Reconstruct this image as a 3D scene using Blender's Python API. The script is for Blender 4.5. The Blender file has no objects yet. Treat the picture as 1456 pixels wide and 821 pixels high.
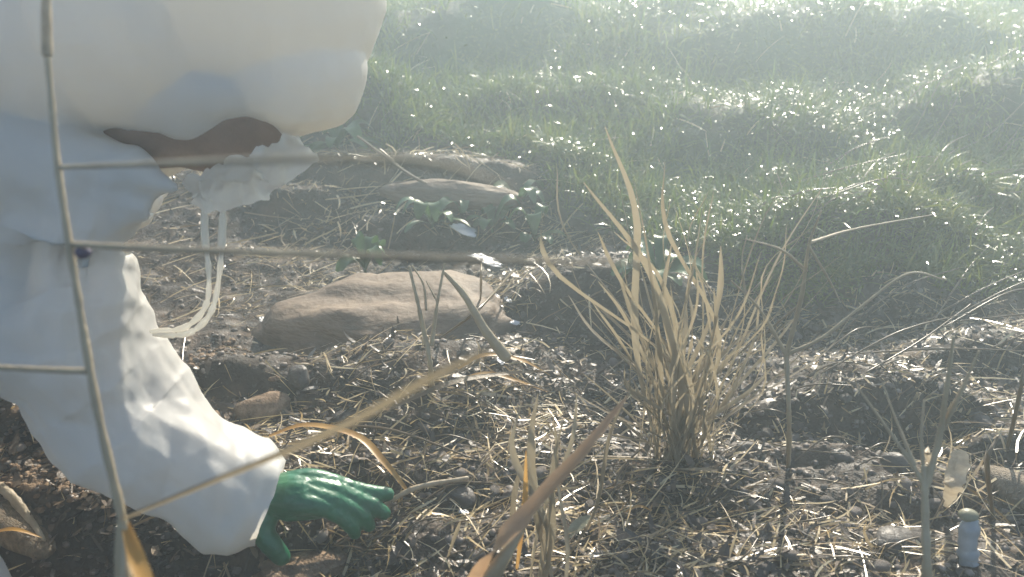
import bpy, math, random
import numpy as np
from mathutils import Vector
random.seed(7)
RNG = np.random.default_rng(11)
S = bpy.context.scene
COL = S.collection
rad = math.radians

# ------------------------------------------------------------------ camera, sky, sun, exposure
CAM_H, PITCH, FPX = 0.81, rad(25.0), 1261.0
cam_d = bpy.data.cameras.new('camera'); cam = bpy.data.objects.new('camera', cam_d); COL.objects.link(cam)
cam.location = (0, 0, CAM_H); cam.rotation_euler = (rad(90) - PITCH, 0, 0)
cam_d.sensor_width = 36.0; cam_d.lens = 36.0 * FPX / 1456.0
cam_d.clip_start = 0.02; cam_d.clip_end = 500
cam_d.dof.use_dof = True; cam_d.dof.focus_distance = 1.42; cam_d.dof.aperture_fstop = 5.4
S.camera = cam

SUN_EL, SUN_AZ = rad(28.0), rad(17.0)          # azimuth measured from straight ahead (+Y) towards the right (+X)
W = bpy.data.worlds.new('World'); S.world = W; W.use_nodes = True
nt = W.node_tree; bg = nt.nodes['Background']
sky = nt.nodes.new('ShaderNodeTexSky'); sky.sky_type = 'NISHITA'; sky.sun_disc = False
sky.sun_elevation = SUN_EL; sky.sun_rotation = SUN_AZ
nt.links.new(sky.outputs[0], bg.inputs[0]); bg.inputs[1].default_value = 0.11
sd = bpy.data.lights.new('sun', 'SUN'); sun = bpy.data.objects.new('sun', sd); COL.objects.link(sun)
sd.energy = 5.0; sd.angle = rad(0.5); sd.color = (1.0, 0.91, 0.76)
SUNV = Vector((math.cos(SUN_EL) * math.sin(SUN_AZ), math.cos(SUN_EL) * math.cos(SUN_AZ), math.sin(SUN_EL)))
sun.rotation_euler = SUNV.to_track_quat('Z', 'Y').to_euler(); sun.location = (3, 6, 6)
S.view_settings.view_transform = 'Standard'; S.view_settings.look = 'None'
S.view_settings.gamma = 1.0; S.view_settings.use_curve_mapping = False
S.view_settings.exposure = 0.95
S.cycles.use_denoising = True
S.cycles.max_bounces = 8; S.cycles.volume_bounces = 1; S.cycles.transparent_max_bounces = 8
S.cycles.sample_clamp_indirect = 4.0; S.cycles.caustics_reflective = False; S.cycles.caustics_refractive = False
HAZE_DENSITY = 0.085

# ------------------------------------------------------------------ picture point -> place in the world
CP, SP = math.cos(PITCH), math.sin(PITCH)
def P(px, py, t):
    u = (px - 728.0) / FPX; v = (410.5 - py) / FPX
    return np.array([u * t, t * (CP + v * SP), CAM_H + t * (v * CP - SP)])
def plane(px, py, z=0.0):
    v = (410.5 - py) / FPX
    return P(px, py, (CAM_H - z) / (SP - v * CP))

def slope(y):                                  # the grassy bank rises away from the camera, then levels out
    y = np.asarray(y, float); t = np.clip(y - 1.7, 0, 6.3); return .15 * (np.sqrt(t * t + .09) - .3)
def bank(px, py):
    z = 0.0
    for _ in range(25): z = .5 * z + .5 * float(slope(plane(px, py, z)[1]))
    return plane(px, py, z)

# ------------------------------------------------------------------ noise
def _hash(ix, iy, iz, s=0):
    n = (ix.astype(np.int64) * 73856093) ^ (iy.astype(np.int64) * 19349663) ^ (iz.astype(np.int64) * 83492791) ^ (s * 2654435)
    n = (n ^ (n >> 13)) * 1274126177 & 0x7fffffff
    n = (n ^ (n >> 15)) * 668265263 & 0x7fffffff
    return ((n ^ (n >> 12)) & 0xffffff) / float(0xffffff)
def vnoise(x, y, z=None, s=0):
    x = np.asarray(x, float); y = np.asarray(y, float); z = np.zeros_like(x) if z is None else np.asarray(z, float)
    ix, iy, iz = np.floor(x), np.floor(y), np.floor(z)
    fx, fy, fz = x - ix, y - iy, z - iz
    fx, fy, fz = [f * f * f * (f * (f * 6 - 15) + 10) for f in (fx, fy, fz)]
    r = 0
    for a in (0, 1):
        for b in (0, 1):
            for c in (0, 1):
                w = (fx if a else 1 - fx) * (fy if b else 1 - fy) * (fz if c else 1 - fz)
                r = r + w * _hash(ix + a, iy + b, iz + c, s)
    return r * 2 - 1
def fbm(x, y, z=None, o=4, s=0):
    a, t, r = 1.0, 0, 0
    zz = None if z is None else np.asarray(z, float)
    for k in range(o):
        q = 2.03 ** k
        r = r + a * vnoise(np.asarray(x) * q + 17 * k, np.asarray(y) * q - 9 * k, None if zz is None else zz * q, s + k); t += a; a *= .5
    return r / t
def worley(p, s=0):                            # F1, F2 of jittered cells
    i = np.floor(p); d = []
    for a in (-1, 0, 1):
        for b in (-1, 0, 1):
            for c in (-1, 0, 1):
                q = i + np.array([a, b, c])
                o = np.stack([_hash(q[:, 0], q[:, 1], q[:, 2], s + k) for k in (1, 2, 3)], 1)
                d.append(np.linalg.norm(q + o - p, axis=1))
    d = np.sort(np.array(d), axis=0)
    return d[0], d[1]

# ------------------------------------------------------------------ lie of the land
_edge = [bank(*q) for q in ((-400, 150), (440, 165), (560, 235), (760, 255), (800, 330), (960, 400), (1100, 440), (1300, 455), (1456, 430), (1900, 400))]
_ex = np.array([e[0] for e in _edge]); _ey = np.array([e[1] for e in _edge])
def grass_edge(x): return np.interp(x, _ex, _ey)
# picture place of the crest, radius across, radius deep, height, steepness of the near face
HUM = [(1245, 385, .20, .16, .11, 3.2), (1090, 400, .14, .14, .07, 3), (860, 440, .20, .17, .11, 2.6), (1240, 585, .17, .12, .060, 2.4),
       (590, 275, .38, .12, .085, 3.6), (470, 190, .22, .2, .14, 3), (1430, 215, .35, .3, .16, 3), (1080, 115, .5, .35, .15, 3),
       (640, 90, .4, .3, .12, 3), (850, 70, .5, .4, .14, 2.5), (740, 180, .22, .2, .08, 3), (1290, 120, .4, .3, .11, 3), (1150, 240, .22, .2, .08, 3),
       (1010, 230, .2, .2, .07, 2), (1440, 520, .2, .12, .05, 3), (1310, 320, .2, .15, .07, 3), (430, 300, .14, .1, .05, 3), (560, 330, .12, .08, .05, 3),
       (575, 530, .30, .12, .055, 1.1), (90, 640, .22, .12, .045, 3.5), (-80, 680, .2, .12, .05, 3), (20, 720, .1, .04, .03, 3), (440, 815, .06, .035, .025, 2),
       (320, 560, .10, .06, .045, 3), (1170, 640, .12, .07, .03, 3), (1290, 715, .05, .04, .02, 3), (620, 600, .15, .07, .02, 3), (1430, 640, .1, .06, .04, 3)]
_HP = [(bank(a, b)[:2], rx, ry, h * (.85 if b < 250 else 1), k) for a, b, rx, ry, h, k in HUM]
PITS = [(300, 800, .30, .10, .05), (560, 700, .12, .05, .025), (900, 560, .2, .12, .04), (960, 720, .12, .06, .03), (1200, 470, .2, .08, .03),
        (1190, 620, .2, .06, .03), (660, 700, .05, .03, .02), (450, 500, .12, .08, .03), (1400, 730, .15, .06, .03), (560, 350, .3, .1, .03), (120, 800, .3, .06, .05), (480, 770, .1, .05, .03), (1300, 620, .16, .05, .03), (820, 680, .10, .06, .03)]
_PP = [(plane(a, b)[:2], rx, ry, h) for a, b, rx, ry, h in PITS]
def height(x, y, fine=True):
    x = np.asarray(x, float); y = np.asarray(y, float)
    g = np.clip((y - grass_edge(x) + .12 * fbm(x * 4, y * 4, s=5)) / .12, 0, 1); g = g * g * (3 - 2 * g)
    z = slope(y) + .02 * fbm(x * 1.3, y * 1.3, s=1) + .035 * g
    hm = fbm(x * 2.6, y * 2.6, o=3, s=31)
    z = z + g * .030 * fbm(x * 6, y * 6, o=3, s=37) + g * .085 * np.maximum(hm + .12, 0) * np.clip((y - 1.6) / 1.5, .3, 1.5)
    for c, rx, ry, h, k in _HP:
        dx = (x - c[0]) / rx; v = (y - c[1]) / ry; v = np.where(v < 0, v * k, v)
        z = z + h * np.exp(-(dx * dx + v * v) ** 1.3)
    for c, rx, ry, h in _PP:
        z = z - h * np.exp(-(((x - c[0]) / rx) ** 2 + ((y - c[1]) / ry) ** 2) ** 1.2)
    near = np.clip((9 - np.hypot(x, y)) / 5, 0, 1)
    z = z + near * .012 * fbm(x * 9, y * 9, o=3, s=9)
    if fine:
        c = fbm(x * 26, y * 26, o=3, s=13)
        z = z + near * (.008 * c + .005 * np.abs(fbm(x * 60, y * 60, o=2, s=21)))
    return z
def hz(x, y, fine=True): return float(height(np.array([x]), np.array([y]), fine)[0])
def G(px, py):
    z = 0.0
    for _ in range(24):
        p = plane(px, py, z); z = .5 * z + .5 * hz(p[0], p[1])
    p = plane(px, py, z); p[2] = hz(p[0], p[1]); return p

# ------------------------------------------------------------------ meshes and materials
def link(o, parent=None):
    COL.objects.link(o)
    if parent: o.parent = parent
    return o
def mesh_obj(name, V, F, mat, parent=None, rnd=None, smooth=True):
    m = bpy.data.meshes.new(name); V = np.asarray(V, np.float32)
    if isinstance(F, np.ndarray):
        k = F.shape[1]
        m.vertices.add(len(V)); m.vertices.foreach_set('co', V.ravel())
        m.loops.add(F.size); m.loops.foreach_set('vertex_index', F.ravel().astype(np.int32))
        m.polygons.add(len(F)); m.polygons.foreach_set('loop_start', np.arange(0, F.size, k, dtype=np.int32))
        m.update(calc_edges=True); m.validate()
    else:
        m.from_pydata([tuple(map(float, v)) for v in V], [], F); m.update()
    if smooth: m.polygons.foreach_set('use_smooth', np.ones(len(m.polygons), bool))
    if rnd is not None:
        a = m.attributes.new('rnd', 'FLOAT', 'POINT'); a.data.foreach_set('value', np.asarray(rnd, np.float32))
    m.materials.append(mat)
    return link(bpy.data.objects.new(name, m), parent)
def tag(o, label=None, cat=None, group=None, kind=None):
    for k, v in (('label', label), ('category', cat), ('group', group), ('kind', kind)):
        if v: o[k] = v
    return o
def thing(name, loc, label, cat, group=None):
    o = bpy.data.objects.new(name, None); o.location = [float(c) for c in loc]; link(o); o.empty_display_size = .05
    return tag(o, label, cat, group)

def mat(name, stops, rough=.6, scale=8.0, detail=6.0, attr=None, bump=0.0, bscale=60.0, spec=.5, trans=0.0, tcol=None, coat=0.0, stretch=None, coat_rough=.15, rvar=0.0):
    m = bpy.data.materials.new(name); m.use_nodes = True; n = m.node_tree.nodes; L = m.node_tree.links
    p = n['Principled BSDF']; out = n['Material Output']
    tc = n.new('ShaderNodeTexCoord'); src = tc.outputs['Object']
    if stretch:
        mp = n.new('ShaderNodeMapping'); mp.inputs['Scale'].default_value = stretch; L.new(src, mp.inputs[0]); src = mp.outputs[0]
    nz = n.new('ShaderNodeTexNoise'); nz.inputs['Scale'].default_value = scale; nz.inputs['Detail'].default_value = detail; nz.inputs['Roughness'].default_value = .62
    L.new(src, nz.inputs['Vector'])
    cr = n.new('ShaderNodeValToRGB'); e = cr.color_ramp.elements
    while len(e) < len(stops): e.new(.5)
    for k, (pos, c) in enumerate(stops): e[k].position = pos; e[k].color = (*c, 1)
    fac = nz.outputs['Fac']
    if attr:
        at = n.new('ShaderNodeAttribute'); at.attribute_name = 'rnd'
        mx = n.new('ShaderNodeMix'); mx.data_type = 'FLOAT'; mx.inputs[0].default_value = attr
        L.new(fac, mx.inputs[2]); L.new(at.outputs['Fac'], mx.inputs[3]); fac = mx.outputs[0]
    L.new(fac, cr.inputs[0]); L.new(cr.outputs[0], p.inputs['Base Color'])
    p.inputs['Roughness'].default_value = rough; p.inputs['Specular IOR Level'].default_value = spec
    p.inputs['Coat Weight'].default_value = coat; p.inputs['Coat Roughness'].default_value = coat_rough
    if rvar:
        mr = n.new('ShaderNodeMapRange'); mr.inputs[1].default_value = .35; mr.inputs[2].default_value = .65
        mr.inputs[3].default_value = max(.05, rough - rvar); mr.inputs[4].default_value = min(1, rough + rvar)
        n2 = n.new('ShaderNodeTexNoise'); n2.inputs['Scale'].default_value = scale * 2.3; L.new(src, n2.inputs['Vector'])
        L.new(n2.outputs['Fac'], mr.inputs[0]); L.new(mr.outputs[0], p.inputs['Roughness'])
    if bump:
        b = n.new('ShaderNodeBump'); b.inputs['Strength'].default_value = bump; b.inputs['Distance'].default_value = .004
        nb = n.new('ShaderNodeTexNoise'); nb.inputs['Scale'].default_value = bscale; nb.inputs['Detail'].default_value = 5
        L.new(src, nb.inputs['Vector']); L.new(nb.outputs['Fac'], b.inputs['Height']); L.new(b.outputs[0], p.inputs['Normal'])
    if trans:
        t = n.new('ShaderNodeBsdfTranslucent'); ms = n.new('ShaderNodeMixShader'); ms.inputs[0].default_value = trans
        if tcol: t.inputs[0].default_value = (*tcol, 1)
        else: L.new(cr.outputs[0], t.inputs[0])
        L.new(p.outputs[0], ms.inputs[1]); L.new(t.outputs[0], ms.inputs[2]); L.new(ms.outputs[0], out.inputs[0])
    return m
M = {}
M['soil'] = mat('soil', [(.25, (.020, .015, .011)), (.5, (.050, .036, .025)), (.72, (.14, .095, .06))], .75, 14, 10, bump=.9, bscale=170, spec=.35, rvar=.2)
_n = M['soil'].node_tree.nodes; _l = M['soil'].node_tree.links; _a = _n.new('ShaderNodeAttribute'); _a.attribute_name = 'rnd'
_m = _n.new('ShaderNodeMix'); _m.data_type = 'RGBA'; _m.inputs[7].default_value = (.035, .07, .022, 1); _l.new(_a.outputs['Fac'], _m.inputs[0])
_l.new(_n['Color Ramp'].outputs[0], _m.inputs[6]); _l.new(_m.outputs[2], _n['Principled BSDF'].inputs['Base Color'])
M['clod'] = mat('crumbly_soil', [(.3, (.13, .088, .058)), (.55, (.25, .175, .115)), (.8, (.38, .28, .19))], .85, 60, 8, bump=1, bscale=260, spec=.2)
M['straw'] = mat('straw', [(0, (.10, .065, .03)), (.3, (.32, .21, .085)), (.6, (.55, .40, .18)), (1, (.76, .64, .40))], .30, 30, 3, attr=.85, spec=.9, trans=.2)
M['grass'] = mat('grass', [(0, (.045, .09, .012)), (.40, (.125, .18, .025)), (.70, (.22, .24, .05)), (.88, (.22, .22, .09)), (1, (.36, .30, .16))], .23, 5, 3, attr=.6, spec=1.0, trans=.4)
M['damp'] = mat('damp_dead_leaf', [(0, (.025, .022, .018)), (.5, (.07, .05, .035)), (.85, (.14, .10, .065)), (1, (.30, .22, .13))], .42, 50, 4, attr=.8, spec=.5, bump=.5, bscale=150)
M['leaf'] = mat('weed_leaf', [(.2, (.035, .08, .025)), (.7, (.08, .15, .045))], .35, 40, 3, spec=.6, trans=.3, bump=.3, bscale=120)
M['reed'] = mat('dry_reed', [(.15, (.14, .105, .065)), (.5, (.30, .235, .15)), (.85, (.50, .42, .30))], .5, 16, 5, attr=.45, spec=.4, trans=.36, tcol=(.33, .275, .18), bump=.3, bscale=200)
M['orange'] = mat('golden_blade', [(.2, (.38, .19, .05)), (.8, (.66, .40, .12))], .4, 20, 4, spec=.45, trans=.4)
M['rust'] = mat('rusty_reed_leaf', [(.2, (.30, .18, .10)), (.7, (.50, .33, .20))], .5, 14, 5, bump=.2, bscale=120, trans=.38, tcol=(.50, .32, .18))
M['glassy'] = mat('cloudy_plastic', [(.3, (.30, .34, .38)), (.7, (.50, .53, .55))], .22, 30, 5, bump=.3, bscale=70, trans=.25)
M['stalk'] = mat('dry_stalk', [(.2, (.26, .20, .13)), (.6, (.42, .34, .22)), (.9, (.58, .49, .33))], .5, 14, 5, bump=.4, bscale=140, spec=.4)
M['stone'] = mat('mud_stone', [(.25, (.07, .05, .034)), (.5, (.17, .12, .08)), (.8, (.30, .22, .145))], .7, 9, 9, bump=.8, bscale=60, spec=.4, stretch=(1, 1, 3.5))
M['pebble'] = mat('pebble', [(0, (.05, .045, .04)), (.4, (.13, .105, .085)), (.75, (.22, .18, .15)), (1, (.34, .30, .26))], .58, 40, 5, attr=.75, bump=.6, bscale=150, spec=.4, rvar=.12)
M['bark'] = mat('rotten_wood', [(.3, (.10, .07, .045)), (.6, (.25, .19, .12)), (.8, (.42, .34, .23))], .7, 20, 6, bump=1, bscale=50, stretch=(9, 9, 1))
M['suit'] = mat('coverall_fabric', [(.3, (.63, .62, .59)), (.7, (.72, .71, .68))], .5, 6, 5, bump=.14, bscale=45, spec=.4, trans=.38, tcol=(.90, .85, .74))
M['mask'] = mat('thin_white_film', [(.3, (.68, .64, .58)), (.7, (.80, .77, .72))], .4, 20, 5, bump=.5, bscale=90, spec=.5, trans=.62, tcol=(.95, .92, .84))
M['skin'] = mat('skin', [(.3, (.16, .085, .055)), (.7, (.24, .135, .09))], .5, 25, 5, bump=.2, bscale=200)
M['glove'] = mat('green_rubber', [(.25, (.005, .085, .038)), (.6, (.012, .15, .066)), (.8, (.03, .13, .06))], .38, 30, 6, bump=.3, bscale=120, spec=.5, coat=.15)
M['scrap'] = mat('white_film_scrap', [(.3, (.72, .72, .72)), (.7, (.82, .82, .82))], .24, 20, 4, bump=.05, bscale=80, spec=1.0, trans=.3)
M['deadleaf'] = mat('pale_dead_leaf', [(.25, (.32, .24, .15)), (.5, (.52, .43, .30)), (.8, (.66, .58, .44))], .5, 40, 6, bump=.6, bscale=120, trans=.3)
M['greyleaf'] = mat('grey_green_leaf', [(.3, (.22, .22, .14)), (.7, (.36, .34, .24))], .5, 40, 6, bump=.4, bscale=120, trans=.2)
M['bud'] = mat('dark_bud', [(.3, (.03, .025, .07)), (.7, (.07, .05, .10))], .5, 40, 4)

# ------------------------------------------------------------------ ground
def graded(fine0, fine1, lo, hi, step, q):
    a = list(np.arange(fine0, fine1, step)); s = step
    while a[-1] < hi: s *= q; a.append(a[-1] + s)
    s = step
    while a[0] > lo: s *= q; a.insert(0, a[0] - s)
    return np.array(a)
gx = graded(-1.25, 1.5, -45, 45, .0085, 1.035); gy = graded(.55, 2.3, -40, 60, .0085, 1.022)
X, Y = np.meshgrid(gx, gy); Z = height(X, Y)
nx, ny = len(gx), len(gy); idx = np.arange(nx * ny).reshape(ny, nx)
F = np.stack([idx[:-1, :-1], idx[:-1, 1:], idx[1:, 1:], idx[1:, :-1]], -1).reshape(-1, 4)
moss = np.clip((Y - grass_edge(X) + .2 * fbm(X * 5, Y * 5, s=77)) / .25, 0, 1) * np.clip(.75 + 1.2 * fbm(X * 3, Y * 3, s=43), .15, 1)
tag(mesh_obj('ground', np.stack([X, Y, Z], -1).reshape(-1, 3), F, M['soil'], rnd=moss.ravel()), kind='structure')

# ------------------------------------------------------------------ shapes
def smooth_path(pts, n):
    pts = np.asarray(pts, float); k = len(pts)
    if k == 2: t = np.linspace(0, 1, n)[:, None]; return pts[0] * (1 - t) + pts[1] * t
    e = np.vstack([2 * pts[0] - pts[1], pts, 2 * pts[-1] - pts[-2]]); out = []
    for s in np.linspace(0, k - 1 - 1e-9, n):
        i = int(s); t = s - i; a, b, c, d = e[i:i + 4]
        out.append(.5 * ((2 * b) + (c - a) * t + (2 * a - 5 * b + 4 * c - d) * t * t + (3 * b - a - 3 * c + d) * t ** 3))
    return np.array(out)
def frames(path, up=(0, 0, 1)):
    T = np.gradient(path, axis=0); T /= np.linalg.norm(T, axis=1)[:, None] + 1e-12
    A = np.cross(T, up); bad = np.linalg.norm(A, axis=1) < .05; A[bad] = np.cross(T[bad], (0, 1, 0)); A /= np.linalg.norm(A, axis=1)[:, None]
    for i in range(1, len(A)):
        if A[i] @ A[i - 1] < 0: A[i] = -A[i]
    return T, A, np.cross(A, T)
def tube(pts, radii, seg=10, n=None, cap=True, flat=1.0, wob=0.0):
    """closed tapered tube with rounded ends"""
    n = n or max(6, 5 * len(pts)); c = smooth_path(pts, n); r = np.interp(np.linspace(0, 1, n), np.linspace(0, 1, len(radii)), radii)
    T, A, B = frames(c)
    if cap:
        k = 3; c0 = [c[0] - T[0] * r[0] * math.sin(a) for a in np.linspace(math.pi / 2 * .98, .45, k)]; r0 = [r[0] * math.cos(a) for a in np.linspace(math.pi / 2 * .98, .45, k)]
        c1 = [c[-1] + T[-1] * r[-1] * math.sin(a) for a in np.linspace(.45, math.pi / 2 * .98, k)]; r1 = [r[-1] * math.cos(a) for a in np.linspace(.45, math.pi / 2 * .98, k)]
        c = np.vstack([c0, c, c1]); r = np.concatenate([r0, r, r1]); A = np.vstack([[A[0]] * k, A, [A[-1]] * k]); B = np.vstack([[B[0]] * k, B, [B[-1]] * k])
    if wob: r = r * (1 + wob * vnoise(np.arange(len(r)) * .7, np.zeros(len(r)) + r[0] * 999))
    th = np.linspace(0, 2 * math.pi, seg, endpoint=False)
    V = c[:, None] + r[:, None, None] * (np.cos(th)[None, :, None] * A[:, None] + flat * np.sin(th)[None, :, None] * B[:, None])
    m = len(c); V = V.reshape(-1, 3); F = []
    for i in range(m - 1):
        for j in range(seg):
            F.append((i * seg + j, i * seg + (j + 1) % seg, (i + 1) * seg + (j + 1) % seg, (i + 1) * seg + j))
    F.append(tuple(range(seg))[::-1]); F.append(tuple((m - 1) * seg + j for j in range(seg)))
    return V, F
def ball(c, r, seg=20, rings=12, rot=None):
    V = []; F = []
    for i in range(rings + 1):
        a = math.pi * (i + .02 * (i == 0) - .02 * (i == rings)) / rings
        for j in range(seg):
            b = 2 * math.pi * j / seg; V.append((math.sin(a) * math.cos(b), math.sin(a) * math.sin(b), math.cos(a)))
    V = np.array(V) * np.array(r)
    if rot is not None: V = V @ rot.T
    V = V + np.array(c)
    for i in range(rings):
        for j in range(seg):
            F.append((i * seg + j, (i + 1) * seg + j, (i + 1) * seg + (j + 1) % seg, i * seg + (j + 1) % seg))
    F.append(tuple(range(seg))); F.append(tuple(rings * seg + j for j in range(seg))[::-1])
    return V, F
def join(parts):
    V = []; F = []; o = 0
    for v, f in parts:
        V.append(v); F += [tuple(i + o for i in q) for q in f]; o += len(v)
    return np.vstack(V), F
def blade(pts, width, n=14, fold=.18, twist=0.0, tipw=.05, basew=.5, edge=.0, peak=.4):
    """grass blade or leaf: a thin folded ribbon"""
    c = smooth_path(pts, n); T, A, B = frames(c); t = np.linspace(0, 1, n)
    w = width * np.where(t < peak, basew + (1 - basew) * np.sin(t / peak * math.pi / 2), tipw + (1 - tipw) * np.cos((t - peak) / (1 - peak) * math.pi / 2) ** .8)
    ang = twist * t; A2 = A * np.cos(ang)[:, None] + B * np.sin(ang)[:, None]; B2 = -A * np.sin(ang)[:, None] + B * np.cos(ang)[:, None]
    h = (w / 2)[:, None]
    if edge: q = np.arange(n) * .9; wl = 1 + edge * vnoise(q, q * 0 + width * 900); wr = 1 + edge * vnoise(q, q * 0 + width * 500 + 7)
    else: wl = wr = np.ones(n)
    V = np.stack([c + A2 * h * wl[:, None] + B2 * h * fold * 2, c, c - A2 * h * wr[:, None] + B2 * h * fold * 2], 1).reshape(-1, 3); F = []
    for i in range(n - 1):
        for j in range(2): F.append((i * 3 + j, (i + 1) * 3 + j, (i + 1) * 3 + j + 1, i * 3 + j + 1))
    return V, F
def put(name, geo, m, parent=None, origin=None, rnd=None, **k):
    V, F = geo; V = np.array(V)
    if parent is not None and origin is None: origin = np.array(parent.location)
    o = mesh_obj(name, V - (origin if origin is not None else 0), F, m, parent, rnd=None if rnd is None else np.full(len(V), rnd), **k)
    if parent is None and origin is not None: o.location = [float(c) for c in origin]
    return o
def remesh(parts, voxel, smooth_it=3):
    V, F = join(parts); m = bpy.data.meshes.new('tmp'); m.from_pydata([tuple(map(float, v)) for v in V], [], F); m.update()
    o = bpy.data.objects.new('tmp', m); COL.objects.link(o)
    r = o.modifiers.new('r', 'REMESH'); r.mode = 'VOXEL'; r.voxel_size = voxel
    s = o.modifiers.new('s', 'SMOOTH'); s.factor = .5; s.iterations = smooth_it
    dg = bpy.context.evaluated_depsgraph_get(); me = bpy.data.meshes.new_from_object(o.evaluated_get(dg))
    n = len(me.vertices); co = np.empty(n * 3, np.float32); me.vertices.foreach_get('co', co); no = np.empty(n * 3, np.float32); me.vertex_normals.foreach_get('vector', no)
    FF = [tuple(p.vertices) for p in me.polygons]
    bpy.data.objects.remove(o); bpy.data.meshes.remove(me); bpy.data.meshes.remove(m)
    return co.reshape(-1, 3).astype(float), no.reshape(-1, 3).astype(float), FF

# ------------------------------------------------------------------ ribbons in bulk (grass, straw)
def bulk(base, head, lean, curve, length, width, k, z0=None, roll=None, tilt=.5):
    """k segments; lean = elevation angle of the blade at its base, curve = change of it along the blade"""
    N = len(base); pts = np.zeros((N, k + 1, 3)); pts[:, 0] = base; d = []
    for i in range(k):
        e = lean + curve * (i + .5) / k; hd = head if roll is None else head + roll * (i + .5) / k
        dirv = np.stack([np.cos(e) * np.cos(hd), np.cos(e) * np.sin(hd), np.sin(e)], 1); d.append(dirv)
        pts[:, i + 1] = pts[:, i] + dirv * (length / k)[:, None]
    side = np.stack([-np.sin(head), np.cos(head), np.zeros(N)], 1)
    tl = RNG.normal(0, tilt, N); side = side * np.cos(tl)[:, None] + np.array([0, 0, 1.0]) * np.sin(tl)[:, None]
    wt = np.array([.8, 1.0, .85, .55, .15][:k] + [.1]) if k > 1 else np.array([1, .3])
    wt = np.interp(np.linspace(0, 1, k + 1), [0, .35, .75, 1], [.8, 1, .7, .12])
    off = side[:, None] * (width[:, None] * wt[None] / 2)[:, :, None]
    V = np.stack([pts - off, pts + off], 2).reshape(-1, 3)
    b = (np.arange(N) * (k + 1) * 2)[:, None] + (np.arange(k) * 2)[None]
    F = np.stack([b, b + 1, b + 3, b + 2], -1).reshape(-1, 4)
    return V, F
def grassy(x, y):
    return (y - grass_edge(x) + .16 * fbm(x * 5, y * 5, s=77)) / .1

# grass: short blades all over the terrace, thicker on the hummocks
def sample(n, ymin, ymax, side=1.15, pw=1.0):
    u = RNG.random(n); y = ymin * (ymax / ymin) ** u if pw == 1 else ymin + (ymax - ymin) * u
    x = (RNG.random(n) * 2 - 1) * (.62 * y * side + .25)
    return x, y
def in_stone(x, y):
    c = plane(572, 440); return (((x - c[0]) / .19) ** 2 + ((y - c[1]) / .10) ** 2) < 1
x, y = sample(420000, 1.4, 8.0)
dens = np.clip(.50 + 1.9 * fbm(x * 3.5, y * 3.5, s=40), .10, 1)
keep = (grassy(x, y) > RNG.random(len(x)) * 1.2) & (RNG.random(len(x)) < dens); x, y = x[keep], y[keep]
N = len(x); dist = np.hypot(x, y)
dry = np.clip(fbm(x * 1.7, y * 1.7, s=55) * 1.2 + .10 + .35 * (x > 1.2) * (y > 2.6), 0, 1)
rn = np.clip(RNG.random(N) * .62 + dry * .55 + (RNG.random(N) < .10) * .3, 0, 1)
V, F = bulk(np.stack([x, y, height(x, y) - .004], 1), RNG.random(N) * 6.283, rad(35) + RNG.random(N) * rad(50), -RNG.random(N) * rad(95),
            (.018 + .065 * RNG.random(N) ** 2.2) * (1 + .16 * dist), (.0022 + .0022 * RNG.random(N)) * (1 + .15 * dist), 3)
# small flat glossy chips added over the grass to make its sparkle
x, y = sample(520000, 1.4, 8.0); glinty = fbm(x * 2.3, y * 2.3, s=140) + .5 * fbm(x * 9, y * 9, s=141)
k = (grassy(x, y) > 0) & (RNG.random(len(x)) < np.clip(.32 + 3.0 * glinty, .02, 1)); x, y = x[k], y[k]; N = len(x); dist = np.hypot(x, y)
V2, F2 = bulk(np.stack([x, y, height(x, y) + .012 + .030 * RNG.random(N)], 1), RNG.random(N) * 6.283, RNG.normal(.15, .28, N), -.5 * RNG.random(N), (.005 + .008 * RNG.random(N)) * (1 + .12 * dist), (.0016 + .0010 * RNG.random(N)) * (1 + .14 * dist), 3, tilt=.32)
rn = np.concatenate([rn, RNG.random(N) * .9]); F = np.vstack([F, F2 + len(V)]); V = np.vstack([V, V2])
tag(mesh_obj('grass', V, F, M['grass'], rnd=np.repeat(rn, 8)), 'short green grass with dry blades over the hummocks behind', 'grass', kind='stuff')

# dry straw litter: thousands of scraps lying on the soil and among the grass
def litter(n, ymin, ymax, lmin, lmax, wmul, seed, on_grass=.06):
    x, y = sample(n, ymin, ymax, 1.25)
    g = grassy(x, y); m = fbm(x * 4.2, y * 4.2, s=seed)
    k = (RNG.random(n) < np.clip(.36 + 3.0 * m, .015, 1)) & ((g < 0) | (RNG.random(n) < on_grass)) & ~in_stone(x, y)
    left = (x < -.42) & (y < 1.25); k &= ~(left & (RNG.random(n) < .93))
    x, y = x[k], y[k]; N = len(x)
    L = lmin + (lmax - lmin) * RNG.random(N) ** 2.2; hd = RNG.normal(.25, .9, N)
    z = height(x, y) + .001 + .008 * RNG.random(N) ** 2
    cx = x - np.cos(hd) * L / 2; cy = y - np.sin(hd) * L / 2
    z2 = height(x + np.cos(hd) * L / 2, y + np.sin(hd) * L / 2); z1 = height(cx, cy)
    ln = np.clip(np.arctan2(z2 - z1, L), -.5, .5) + RNG.normal(0, .16, N)
    V, F = bulk(np.stack([cx, cy, np.maximum(z1 + .002, z - np.tan(ln) * L / 2)], 1), hd, ln + .15, -.3 * RNG.random(N), L, (.0012 + .0028 * RNG.random(N) ** 1.5) * wmul, 4, roll=RNG.normal(0, .55, N), tilt=.4)
    return V, F, np.repeat(RNG.random(N), 10)
A1 = litter(28000, .72, 2.9, .008, .07, 1.15, 61); A2 = litter(3000, .72, 3.0, .06, .16, 1.1, 67, .25); A3 = litter(12000, 2.0, 8.5, .05, .16, 1.5, 71, .35)
A4 = litter(16000, 1.15, 2.9, .006, .035, 1.3, 83)
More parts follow.
